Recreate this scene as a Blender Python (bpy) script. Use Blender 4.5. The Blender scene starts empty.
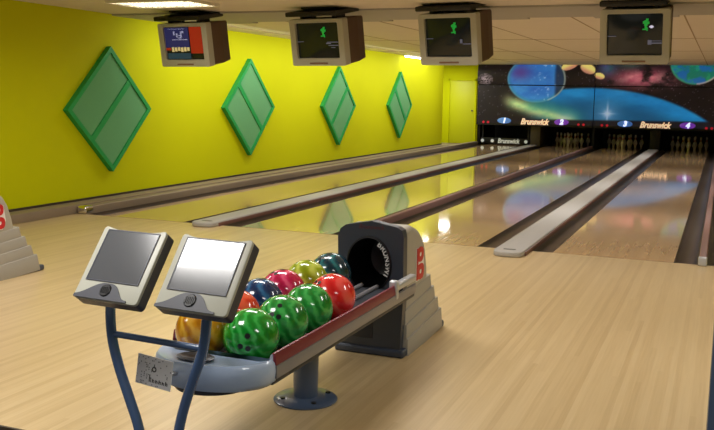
import bpy, bmesh, math, random
from mathutils import Vector, Matrix
random.seed(7)
PI = math.pi
sc = bpy.context.scene
COL = sc.collection

# ------------------------------------------------------------------ helpers
def lin(c):
    out = []
    for v in c[:3]:
        v = v / 255.0
        out.append(v / 12.92 if v <= 0.04045 else ((v + 0.055) / 1.055) ** 2.4)
    return (out[0], out[1], out[2], 1.0)

def mat(name, rgb, rough=0.5, metal=0.0, spec=0.5, emit=None, strength=0.0, coat=0.0, noise=0.0, nscale=30.0):
    m = bpy.data.materials.new(name); m.use_nodes = True
    nt = m.node_tree; b = nt.nodes['Principled BSDF']
    b.inputs['Base Color'].default_value = lin(rgb)
    b.inputs['Roughness'].default_value = rough
    b.inputs['Metallic'].default_value = metal
    b.inputs['Specular IOR Level'].default_value = spec
    b.inputs['Coat Weight'].default_value = coat
    if emit is not None:
        b.inputs['Emission Color'].default_value = lin(emit)
        b.inputs['Emission Strength'].default_value = strength
    if noise > 0:
        tc = nt.nodes.new('ShaderNodeTexCoord'); n = nt.nodes.new('ShaderNodeTexNoise')
        n.inputs['Scale'].default_value = nscale; n.inputs['Detail'].default_value = 4
        nt.links.new(tc.outputs['Object'], n.inputs['Vector'])
        mx = nt.nodes.new('ShaderNodeMix'); mx.data_type = 'RGBA'; mx.blend_type = 'MIX'
        mx.inputs[6].default_value = tuple(x * (1 - noise) for x in lin(rgb)[:3]) + (1,)
        mx.inputs[7].default_value = tuple(min(1, x * (1 + noise)) for x in lin(rgb)[:3]) + (1,)
        nt.links.new(n.outputs['Fac'], mx.inputs[0])
        nt.links.new(mx.outputs[2], b.inputs['Base Color'])
    return m

def wood(name, c1, c2, c3, board, length, rough, spec, bump=0.0, coat=0.0):
    """narrow boards laid along Y"""
    m = bpy.data.materials.new(name); m.use_nodes = True
    nt = m.node_tree; N = nt.nodes; L = nt.links; b = N['Principled BSDF']
    tc = N.new('ShaderNodeTexCoord'); sep = N.new('ShaderNodeSeparateXYZ')
    L.new(tc.outputs['Object'], sep.inputs[0])
    def M(op, a, bb=None):
        n = N.new('ShaderNodeMath'); n.operation = op
        for i, v in enumerate((a, bb)):
            if v is None: continue
            if isinstance(v, (int, float)): n.inputs[i].default_value = v
            else: L.new(v, n.inputs[i])
        return n.outputs[0]
    bi = M('FLOOR', M('DIVIDE', sep.outputs[0], board))
    off = N.new('ShaderNodeTexWhiteNoise'); off.noise_dimensions = '1D'; L.new(bi, off.inputs['W'])
    yi = M('FLOOR', M('ADD', M('DIVIDE', sep.outputs[1], length), M('MULTIPLY', off.outputs['Value'], 7.0)))
    cmb = N.new('ShaderNodeCombineXYZ'); L.new(bi, cmb.inputs[0]); L.new(yi, cmb.inputs[1])
    wn = N.new('ShaderNodeTexWhiteNoise'); wn.noise_dimensions = '2D'; L.new(cmb.outputs[0], wn.inputs['Vector'])
    # grain
    mp = N.new('ShaderNodeMapping'); mp.inputs['Scale'].default_value = (45, 1.2, 1)
    L.new(tc.outputs['Object'], mp.inputs['Vector'])
    ns = N.new('ShaderNodeTexNoise'); ns.inputs['Scale'].default_value = 2.0; ns.inputs['Detail'].default_value = 5
    L.new(mp.outputs[0], ns.inputs['Vector'])
    f = M('ADD', M('MULTIPLY', wn.outputs['Value'], 0.40), M('MULTIPLY', ns.outputs['Fac'], 0.60))
    cr = N.new('ShaderNodeValToRGB')
    cr.color_ramp.elements[0].position = 0.12; cr.color_ramp.elements[0].color = lin(c1)
    cr.color_ramp.elements[1].position = 0.88; cr.color_ramp.elements[1].color = lin(c3)
    e = cr.color_ramp.elements.new(0.5); e.color = lin(c2)
    L.new(f, cr.inputs[0]); L.new(cr.outputs[0], b.inputs['Base Color'])
    b.inputs['Roughness'].default_value = rough
    b.inputs['Specular IOR Level'].default_value = spec
    b.inputs['Coat Weight'].default_value = coat
    b.inputs['Coat Roughness'].default_value = 0.05
    if bump > 0:
        n2 = N.new('ShaderNodeTexNoise'); n2.inputs['Scale'].default_value = 1.2; n2.inputs['Detail'].default_value = 2
        L.new(tc.outputs['Object'], n2.inputs['Vector'])
        bp = N.new('ShaderNodeBump'); bp.inputs['Strength'].default_value = bump; bp.inputs['Distance'].default_value = 0.01
        L.new(n2.outputs['Fac'], bp.inputs['Height']); L.new(bp.outputs[0], b.inputs['Normal'])
    return m

class MB:
    """collects shapes and links them as ONE mesh object"""
    def __init__(self): self.bm = bmesh.new()
    def _add(self, tmp, matrix=None):
        if matrix is not None: bmesh.ops.transform(tmp, matrix=matrix, verts=tmp.verts)
        me = bpy.data.meshes.new('t'); tmp.to_mesh(me); tmp.free()
        self.bm.from_mesh(me); bpy.data.meshes.remove(me); return self
    def box(self, x0, x1, y0, y1, z0, z1, bevel=0.0, seg=2, matrix=None):
        t = bmesh.new(); bmesh.ops.create_cube(t, size=1)
        bmesh.ops.transform(t, verts=t.verts, matrix=Matrix.Translation(((x0+x1)/2, (y0+y1)/2, (z0+z1)/2)) @ Matrix.Diagonal((x1-x0, y1-y0, z1-z0, 1)))
        if bevel > 0: bmesh.ops.bevel(t, geom=t.edges[:], offset=bevel, segments=seg, affect='EDGES', profile=0.5)
        return self._add(t, matrix)
    def prism(self, pts, axis, a, b, bevel=0.0, seg=2, matrix=None, taper=None):
        """polygon pts in the two other axes, extruded along axis from a to b; taper=(scale,cx,cy) applied at b"""
        t = bmesh.new()
        def P(p, v):
            if axis == 'x': return (v, p[0], p[1])
            if axis == 'y': return (p[0], v, p[1])
            return (p[0], p[1], v)
        A = [t.verts.new(P(p, a)) for p in pts]
        q = pts
        if taper: s, cx, cy = taper; q = [(cx + (p[0]-cx)*s, cy + (p[1]-cy)*s) for p in pts]
        B = [t.verts.new(P(p, b)) for p in q]
        n = len(pts)
        t.faces.new(A); t.faces.new(B[::-1])
        for i in range(n): t.faces.new((A[i], B[i], B[(i+1) % n], A[(i+1) % n]))
        bmesh.ops.recalc_face_normals(t, faces=t.faces)
        if bevel > 0:
            t.edges.ensure_lookup_table()
            es = [e for e in t.edges if len(e.link_faces) == 2 and e.calc_face_angle(0) > 0.6]
            bmesh.ops.bevel(t, geom=es, offset=bevel, segments=seg, affect='EDGES', profile=0.5)
        return self._add(t, matrix)
    def cyl(self, p0, p1, r, r2=None, n=24, bevel=0.0):
        p0, p1 = Vector(p0), Vector(p1); d = p1 - p0
        t = bmesh.new(); bmesh.ops.create_cone(t, cap_ends=True, segments=n, radius1=r, radius2=r if r2 is None else r2, depth=d.length)
        if bevel > 0:
            es = [e for e in t.edges if len(e.link_faces) == 2 and e.calc_face_angle(0) > 0.9]
            bmesh.ops.bevel(t, geom=es, offset=bevel, segments=2, affect='EDGES', profile=0.5)
        return self._add(t, Matrix.Translation((p0+p1)/2) @ d.to_track_quat('Z', 'Y').to_matrix().to_4x4())
    def tube(self, pts, r, n=14):
        P = [Vector(p) for p in pts]
        # Catmull-Rom resample
        Q = []
        for i in range(len(P)-1):
            a = P[max(i-1, 0)]; b = P[i]; c = P[i+1]; d = P[min(i+2, len(P)-1)]
            for k in range(6):
                u = k/6
                Q.append(0.5*((2*b) + (c-a)*u + (2*a-5*b+4*c-d)*u*u + (3*b-a-3*c+d)*u**3))
        Q.append(P[-1])
        t = bmesh.new(); rings = []
        for i, q in enumerate(Q):
            tan = (Q[min(i+1, len(Q)-1)] - Q[max(i-1, 0)]).normalized()
            s = tan.cross(Vector((0, 1, 0.01))).normalized(); u = s.cross(tan)
            rings.append([t.verts.new(q + (s*math.cos(2*PI*k/n) + u*math.sin(2*PI*k/n))*r) for k in range(n)])
        for i in range(len(rings)-1):
            for k in range(n):
                t.faces.new((rings[i][k], rings[i][(k+1) % n], rings[i+1][(k+1) % n], rings[i+1][k]))
        t.faces.new(rings[0][::-1]); t.faces.new(rings[-1])
        bmesh.ops.recalc_face_normals(t, faces=t.faces)
        return self._add(t)
    def lathe(self, prof, n=32, matrix=None):
        t = bmesh.new(); rings = []
        for r, z in prof:
            if r < 1e-6: rings.append([t.verts.new((0, 0, z))])
            else: rings.append([t.verts.new((r*math.cos(2*PI*k/n), r*math.sin(2*PI*k/n), z)) for k in range(n)])
        for a, b in zip(rings[:-1], rings[1:]):
            for k in range(n):
                k2 = (k+1) % n
                if len(a) == 1 and len(b) == 1: continue
                if len(a) == 1: t.faces.new((a[0], b[k2], b[k]))
                elif len(b) == 1: t.faces.new((a[k], a[k2], b[0]))
                else: t.faces.new((a[k], a[k2], b[k2], b[k]))
        bmesh.ops.recalc_face_normals(t, faces=t.faces)
        return self._add(t, matrix)
    def quad(self, a, b, c, d):
        self.bm.faces.new([self.bm.verts.new(p) for p in (a, b, c, d)]); return self
    def ring(self, outer, inner, axis, a, b):
        """prism with a hole: equal-length outer / inner loops"""
        t = bmesh.new()
        def P(p, v):
            if axis == 'x': return (v, p[0], p[1])
            if axis == 'y': return (p[0], v, p[1])
            return (p[0], p[1], v)
        loops = [[t.verts.new(P(p, v)) for p in loop] for loop in (outer, inner) for v in (a, b)]
        oa, ob, ia, ib = loops; n = len(outer)
        for i in range(n):
            j = (i+1) % n
            t.faces.new((oa[i], oa[j], ia[j], ia[i])); t.faces.new((ob[i], ib[i], ib[j], ob[j]))
            t.faces.new((oa[i], ob[i], ob[j], oa[j])); t.faces.new((ia[i], ia[j], ib[j], ib[i]))
        bmesh.ops.recalc_face_normals(t, faces=t.faces)
        return self._add(t)
    def build(self, name, material, parent=None, smooth=35, loc=None):
        me = bpy.data.meshes.new(name); self.bm.to_mesh(me); self.bm.free()
        me.materials.append(material)
        if smooth:
            for p in me.polygons: p.use_smooth = True
            me.set_sharp_from_angle(angle=math.radians(smooth))
        o = bpy.data.objects.new(name, me); COL.objects.link(o)
        if loc is not None: o.location = loc
        if parent is not None: o.parent = parent
        return o

def tag(o, label, cat, group=None, kind=None):
    o['label'] = label; o['category'] = cat
    if group: o['group'] = group
    if kind: o['kind'] = kind
    return o
def structure(o, label=None, cat=None):
    o['kind'] = 'structure'
    if label: o['label'] = label
    if cat: o['category'] = cat
    return o
def empty(name, loc, label, cat, group=None, rz=0):
    o = bpy.data.objects.new(name, None); COL.objects.link(o); o.location = loc; o.rotation_euler = (0, 0, rz)
    o.empty_display_size = 0.1
    return tag(o, label, cat, group)
def copy_tree(o, parent=None):
    c = o.copy(); COL.objects.link(c)
    if parent is not None:
        c.parent = parent; c.matrix_parent_inverse = o.matrix_parent_inverse.copy()
    for ch in list(o.children): copy_tree(ch, c)
    return c
def text(name, body, size, material, parent=None, loc=(0, 0, 0), rot=(PI/2, 0, 0), shear=0.0, offset=0.0, extrude=0.002, sx=1.0):
    cu = bpy.data.curves.new(name, 'FONT'); cu.body = body; cu.size = size; cu.align_x = 'CENTER'; cu.align_y = 'CENTER'
    cu.shear = shear; cu.offset = offset; cu.extrude = extrude; cu.resolution_u = 4
    cu.materials.append(material)
    tmp = bpy.data.objects.new('tmp', cu); COL.objects.link(tmp)
    dg = bpy.context.evaluated_depsgraph_get(); dg.update()
    me = bpy.data.meshes.new_from_object(tmp.evaluated_get(dg)); me.name = name
    COL.objects.unlink(tmp); bpy.data.objects.remove(tmp)
    if not me.materials: me.materials.append(material)
    o = bpy.data.objects.new(name, me); COL.objects.link(o); o.location = loc; o.rotation_euler = rot; o.scale = (sx, 1, 1)
    if parent is not None: o.parent = parent
    return o

# ------------------------------------------------------------------ camera
YAW, PITCH, ROLL, F = -0.3868, -0.1357, 0.0175, 888.6
CAM = Vector((1.37, -8.168, 1.423))
fwd = Vector((math.sin(YAW)*math.cos(PITCH), math.cos(YAW)*math.cos(PITCH), math.sin(PITCH)))
rt = Vector((math.cos(YAW), -math.sin(YAW), 0)); up = rt.cross(fwd)
r2 = math.cos(ROLL)*rt + math.sin(ROLL)*up; u2 = -math.sin(ROLL)*rt + math.cos(ROLL)*up
cam = bpy.data.cameras.new('camera'); cam.sensor_width = 36; cam.lens = F*36/714; cam.clip_end = 200; cam.clip_start = 0.05
co = bpy.data.objects.new('camera', cam); COL.objects.link(co)
co.matrix_world = Matrix(((r2.x, u2.x, -fwd.x, CAM.x), (r2.y, u2.y, -fwd.y, CAM.y), (r2.z, u2.z, -fwd.z, CAM.z), (0, 0, 0, 1)))
sc.camera = co

# ------------------------------------------------------------------ dimensions (metres; foul line at y = 0, lanes run along +y)
LW = 1.054; W3 = 0.718; W2 = 0.472
L4 = (0.0, LW); L3 = (-W3-LW, -W3); L2 = (L3[0]-W2-LW, L3[0]-W2); L1 = (L2[0]-W3-LW, L2[0]-W3)
L5 = (LW+W2, LW+W2+LW)
WALLX = -5.66; LEDGEX = -5.44; CEIL = 2.34; MASKY = 17.7; BACKY = -5.385
DECK = 19.15; RIGHTX = 4.6

# ------------------------------------------------------------------ materials
M = {}
M['approach'] = wood('maple approach', (184, 158, 114), (199, 174, 130), (209, 186, 143), 0.030, 4.5, 0.30, 0.45)
M['lane'] = wood('polished lane boards', (194, 158, 116), (206, 171, 129), (214, 182, 141), 0.027, 4.5, 0.06, 0.7, bump=0.006, coat=0.5)
M['wall'] = mat('chartreuse wall paint', (202, 208, 2), 0.7, spec=0.12, noise=0.03, nscale=2.0)
M['door'] = mat('chartreuse door paint', (204, 210, 2), 0.5)
M['ceil'] = mat('cream ceiling', (224, 213, 196), 0.85, noise=0.04, nscale=3)
M['bulk'] = mat('grey bulkhead paint', (172, 168, 160), 0.8, noise=0.03, nscale=3)
M['ledge'] = mat('grey brown ledge', (140, 124, 104), 0.5, noise=0.08, nscale=6)
M['ledge_dark'] = mat('dark brown ledge joint', (66, 54, 40), 0.6)
M['gutter'] = mat('dark brown gutter plastic', (66, 56, 48), 0.28, noise=0.1, nscale=3)
M['cap_white'] = mat('light grey capping', (170, 167, 162), 0.5, noise=0.03, nscale=4)
M['cap_edge'] = mat('brown capping edge', (120, 84, 74), 0.35)
M['div_red'] = mat('dull maroon capping', (132, 100, 96), 0.3, noise=0.05, nscale=5)
M['slot'] = mat('dark slot', (84, 84, 76), 0.5)
M['chrome'] = mat('chrome', (225, 225, 225), 0.15, metal=1.0)
M['green_frame'] = mat('emerald frame paint', (28, 160, 78), 0.5)
M['green_cloth'] = mat('grey green acoustic cloth', (100, 168, 112), 0.85, noise=0.12, nscale=120)
M['slate'] = mat('dark slate plastic', (56, 62, 73), 0.36, noise=0.05, nscale=40)
M['slate_base'] = mat('slate plinth plastic', (58, 66, 82), 0.42)
M['slate_in'] = mat('dark slate inset', (46, 50, 58), 0.5)
M['black'] = mat('black plastic', (12, 12, 14), 0.35)
M['silver'] = mat('silver grey plastic', (168, 163, 150), 0.42, noise=0.04, nscale=30)
M['silver_step'] = mat('silver grey ribbed plastic', (162, 158, 148), 0.45)
M['nose'] = mat('pale blue grey plastic', (184, 204, 234), 0.3, coat=0.4)
M['red'] = mat('emblem red', (196, 30, 36), 0.4)
M['white'] = mat('white print', (232, 230, 226), 0.5)
M['maroon'] = mat('maroon rail strip', (122, 36, 54), 0.38)
M['grey_rail'] = mat('grey rail', (134, 132, 136), 0.35, metal=0.2)
M['bracket'] = mat('cast aluminium', (196, 198, 202), 0.3, metal=0.5)
M['post_blue'] = mat('blue grey enamel', (76, 92, 118), 0.3, coat=0.3)
M['tube_blue'] = mat('steel blue enamel', (80, 108, 152), 0.25, coat=0.5)
M['bezel'] = mat('warm white console plastic', (186, 186, 171), 0.42)
M['chin'] = mat('grey console plastic', (68, 70, 79), 0.42)
M['housing'] = mat('charcoal console plastic', (56, 58, 72), 0.42)
M['lcd'] = mat('grey touch screen glass', (86, 89, 94), 0.16, spec=0.9, coat=0.6)
M['tv_bezel'] = mat('taupe television bezel', (180, 179, 168), 0.5)
M['tv_case'] = mat('brown television case', (88, 66, 54), 0.55)
M['tv_strip'] = mat('brown control strip', (128, 98, 78), 0.45)
M['tv_screen'] = mat('dark crt glass', (14, 16, 14), 0.12, emit=(34, 36, 30), strength=0.2)
M['mount'] = mat('black steel mount', (26, 24, 22), 0.5)
M['mast'] = mat('dark pinsetter', (14, 12, 12), 0.6)
M['kick'] = mat('olive kickback panel', (78, 68, 50), 0.6)
M['pin'] = mat('ivory bowling pin', (226, 222, 210), 0.3, coat=0.4)
M['pin_red'] = mat('pin neck stripe red', (170, 30, 30), 0.35)
M['tube'] = mat('fluorescent tube', (255, 250, 235), 0.5, emit=(255, 247, 225), strength=9)
M['louver'] = mat('aluminium louvre', (215, 212, 200), 0.25, metal=0.8)
M['fixture'] = mat('white enamel fixture', (226, 222, 210), 0.5)
M['seating'] = mat('dark seating floor', (58, 48, 40), 0.8, noise=0.2, nscale=20)
M['card'] = mat('pale card', (250, 250, 252), 0.6)
M['ink'] = mat('grey ink', (140, 140, 146), 0.6)
M['ink_dark'] = mat('dark ink', (60, 60, 66), 0.6)
M['lettering'] = mat('emissive cream lettering', (255, 226, 190), 0.5, emit=(255, 214, 176), strength=0.6)  # cream letters with a low emission
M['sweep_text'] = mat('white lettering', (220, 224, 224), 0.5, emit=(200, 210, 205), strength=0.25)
M['num_blue'] = mat('blue backlit number', (120, 170, 230), 0.5, emit=(40, 92, 170), strength=0.55)
M['num_violet'] = mat('violet backlit number', (150, 90, 210), 0.5, emit=(96, 40, 160), strength=0.6)
M['num_white'] = mat('white backlit digit', (235, 240, 255), 0.5, emit=(225, 235, 255), strength=1.0)
M['red_lamp'] = mat('red indicator lamp', (200, 30, 50), 0.5, emit=(190, 20, 44), strength=0.4)

# ------------------------------------------------------------------ setting
b = MB(); b.box(LEDGEX, RIGHTX, BACKY, 0, -0.12, 0); structure(b.build('floor', M['approach'], smooth=0))
b = MB(); b.box(WALLX-3, RIGHTX, -14, BACKY, -0.4, -0.12); structure(b.build('floor_seating', M['seating'], smooth=0))
b = MB(); b.box(WALLX, RIGHTX, BACKY-0.012, BACKY, -0.12, 0.003); structure(b.build('trim_1', M['ledge_dark'], smooth=0))
b = MB(); b.box(WALLX-0.15, WALLX, -9, 15.08, -0.2, 2.6); structure(b.build('wall_left', M['wall'], smooth=0))
# recess with the door beyond the end of the left wall
b = MB(); b.box(WALLX-1.6, -5.385, MASKY+0.05, MASKY+0.2, 0, 2.6); structure(b.build('wall_back', M['wall'], smooth=0))
b = MB(); b.box(WALLX-1.6, WALLX-1.45, 15.0, MASKY+0.05, 0, 2.6); structure(b.build('wall_recess', M['wall'], smooth=0))
b = MB(); b.box(WALLX-1.6, LEDGEX, 15.0, 19.2, -0.12, 0); structure(b.build('floor_recess', M['ledge'], smooth=0))
# door (frame, leaf, handle)
DX0, DX1 = -6.24, -5.47
d = MB(); d.box(DX0, DX1, MASKY+0.025, MASKY+0.06, 0.01, 1.86, 0.004); dr = structure(d.build('door_1', M['door']), 'flat chartreuse door in the recess beyond the green-diamond wall', 'door')
f = MB(); f.box(DX0-0.05, DX0, MASKY-0.005, MASKY+0.06, 0, 1.91).box(DX1, DX1+0.05, MASKY-0.005, MASKY+0.06, 0, 1.91).box(DX0-0.05, DX1+0.05, MASKY-0.005, MASKY+0.06, 1.86, 1.91)
f.build('door_frame', M['wall'], dr)
h = MB(); h.cyl((DX1-0.07, MASKY+0.025, 0.98), (DX1-0.07, MASKY-0.02, 0.98), 0.022).build('door_handle', M['slot'], dr)
# ceilings
b = MB(); b.box(WALLX-1.6, RIGHTX, -9, 20, CEIL, CEIL+0.1); structure(b.build('ceiling', M['ceil'], smooth=0))
# bulkhead strip with stepped far edge
pts = [(WALLX, 1.0), (RIGHTX, 1.0), (RIGHTX, 2.2)]
xs = RIGHTX; k = 0
for x in (2.55, 0.85, -0.80, -2.50, -4.40):
    pts += [(x, 2.2), (x, 2.42)]
    nx = x - 0.9
    pts += [(nx, 2.42), (nx, 2.2)]
pts += [(WALLX, 2.3)]
b = MB(); b.prism(pts, 'z', CEIL-0.02, CEIL); structure(b.build('trim_2', M['bulk'], smooth=0))
# ceiling seams: thin battens over the lanes
b = MB()
for y in (6.4, 10.2, 14.2): b.box(WALLX, RIGHTX, y-0.012, y+0.012, CEIL-0.004, CEIL+0.001)
for i in range(8):
    x = -5.2 + i*1.22
    b.box(x-0.008, x+0.008, 2.3, MASKY, CEIL-0.004, CEIL+0.001)
structure(b.build('trim_3', mat('ceiling seam', (166, 142, 108), 0.8), smooth=0))
# ledge at the foot of the left wall
b = MB(); b.box(WALLX, LEDGEX, -9, 15.08, 0, 0.10, 0.004); structure(b.build('baseboard_left', M['ledge']))
b = MB(); b.box(WALLX, WALLX+0.012, -9, 15.08, 0.10, 0.125); structure(b.build('trim_4', M['ledge_dark'], smooth=0))
# right wall far outside the frame, dark machine room behind the lanes
b = MB(); b.box(RIGHTX, RIGHTX+0.1, -9, 20, -0.2, 2.6); structure(b.build('wall_right', M['wall'], smooth=0))
b = MB(); b.box(WALLX-0.2, RIGHTX, 19.9, 20.0, -0.6, 2.6); structure(b.build('wall_pit', M['mast'], smooth=0))
# sub floor under the gutters
b = MB(); b.box(LEDGEX, RIGHTX, 0, 19.9, -0.5, -0.13); structure(b.build('floor_pit', M['mast'], smooth=0))

# ------------------------------------------------------------------ lanes, gutters, cappings
lane_labels = {1: 'glossy bowling lane nearest the yellow-green wall', 2: 'glossy bowling lane second from the yellow-green wall', 3: 'glossy bowling lane behind the ball return hood, left of the open white capping',
               4: 'glossy bowling lane right of the open white capping', 5: 'glossy bowling lane at the far right edge, mostly out of frame'}
for i, (a, c) in enumerate((L1, L2, L3, L4, L5), 1):
    b = MB(); b.box(a, c, 0.004, DECK, -0.06, 0.0)
    o = b.build('bowling_lane', M['lane'], smooth=0); tag(o, lane_labels[i], 'lane', 'bowling lanes'); o['kind'] = 'structure'
def gutter(x0, x1, label):
    w = x1-x0; n = 10; t = MB()
    prof = [(x0 + w*(1-math.cos(PI*k/n))/2, -0.085*math.sin(PI*k/n)) for k in range(n+1)]
    prof = [(x0, -0.001)] + prof[1:-1] + [(x1, -0.001)]
    outer = prof + [(x1, -0.11), (x0, -0.11)]
    t.prism(outer, 'y', 0.0, DECK-0.1)
    return tag(t.build('gutter', M['gutter'], smooth=40), label, 'gutter', 'lane gutters')
GW = 0.235
# ball return tracks (white cappings) between lanes 1-2 and 3-4
def track(x0, x1, ystart, label):
    root = empty('ball_return_track', ((x0+x1)/2, ystart, 0), label, 'capping', 'white cappings over the ball tracks')
    w = (x1-x0)/2; L = MASKY - 0.25 - ystart; H = 0.05
    t = MB(); n = 8
    plan = [(w, 0.0+0.10)] + [(w*math.cos(PI*k/n/1.0)*0.98, 0.10-0.10*math.sin(PI*k/n)**0.6) for k in range(1, n)] + [(-w, 0.10), (-w, L), (w, L)]
    t.prism(plan, 'z', 0.002, H, bevel=0.012, seg=3)
    c = t.build('capping', M['cap_white'], root)
    s = MB(); s.box(w-0.001, w+0.012, 0.16, L, -0.05, H-0.014, 0.003).box(-w-0.012, -w+0.001, 0.16, L, -0.05, H-0.014, 0.003)
    s.build('edge_strip', M['cap_edge'], root)
    q = MB(); q.box(-0.055, 0.055, 0.13, 0.17, H-0.001, H+0.003, 0.0015); q.build('vent_slot', M['slot'], c)
    k = MB(); k.box(-w, w, 0.3, L, -0.10, 0.003); k.build('track_bed', M['gutter'], root, smooth=0)
    return root
G3c = -W3/2 + 0.02; G1c = (L2[0]+L1[1])/2
for c, lo, hi, ys, lab, gl in ((G3c, -W3, 0.0, -0.44, 'broad white capping with open end between the two right-hand lanes', 'broad white capping at the right'),
                              (G1c, L1[1], L2[0], -0.22, 'white capping with blunt end between the two lanes nearest the green wall', 'white capping nearer the yellow-green wall')):
    track(c-0.135, c+0.135, ys, lab)
    gutter(lo, c-0.15, 'dark gutter left of the ' + gl)
    gutter(c+0.15, hi, 'dark gutter right of the ' + gl)
# narrow maroon divisions
def division(x0, x1, label, gl):
    c = (x0+x1)/2
    root = empty('lane_division', (c, 0, 0), label, 'capping', 'narrow maroon lane dividers')
    t = MB(); t.box(-0.034, 0.034, -0.05, MASKY-0.1, -0.1, 0.075, 0.014, 3); t.build('capping', M['div_red'], root)
    e = MB(); e.box(-0.038, 0.038, -0.065, -0.02, 0.0, 0.08, 0.012, 3); e.build('end_cap', M['chrome'] if gl is None else M['bracket'], root)
    gutter(x0, c-0.036, 'dark gutter left of the ' + label)
    gutter(c+0.036, x1, 'dark gutter right of the ' + label)
division(L2[1], L3[0], 'narrow maroon lane divider running behind the ball return hood', 1)
division(L4[1], L5[0], 'narrow maroon lane divider at the right edge of the photo', 1)
# capping beside the ledge
root = empty('lane_division', (-5.37, 0, 0), 'grey brown lane capping with bright metal tip along the green wall', 'capping')
t = MB(); t.box(-0.07, 0.07, 0.0, MASKY-0.1, -0.1, 0.085, 0.012, 3); t.build('capping', M['ledge'], root)
t = MB(); t.box(-0.06, 0.074, -0.02, 0.14, 0.0, 0.092, 0.03, 3); t.build('end_cap', M['chrome'], root)
gutter(-5.294, L1[0], 'dark gutter beside the lane nearest the green wall')
# foul line: a thin dark joint
b = MB(); 
for a, c in (L1, L2, L3, L4, L5): b.box(a, c, -0.004, 0.008, -0.01, 0.0012)
structure(b.build('trim_5', mat('foul line joint', (150, 112, 76), 0.4), smooth=0))

# ------------------------------------------------------------------ masking unit artwork
def sm(a, b_, x):
    t = max(0.0, min(1.0, (x-a)/(b_-a))); return t*t*(3-2*t)
def hsh(i, j):
    n = (i*374761393 + j*668265263) & 0xffffffff; n = ((n ^ (n >> 13))*1274126177) & 0xffffffff
    return ((n ^ (n >> 16)) & 0xffff)/65535.0
def vnoise(x, y):
    i, j = math.floor(x), math.floor(y); u, v = x-i, y-j; u = u*u*(3-2*u); v = v*v*(3-2*v)
    return (hsh(i, j)*(1-u)+hsh(i+1, j)*u)*(1-v) + (hsh(i, j+1)*(1-u)+hsh(i+1, j+1)*u)*v
def fbm(x, y):
    return 0.5*vnoise(x, y)+0.25*vnoise(2*x+7, 2*y+3)+0.15*vnoise(4*x, 4*y+9)+0.1*vnoise(8*x+1, 8*y)
def mixc(a, c, t): return tuple(a[i]*(1-t)+c[i]*t for i in range(3))
MX0 = -5.385
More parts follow.
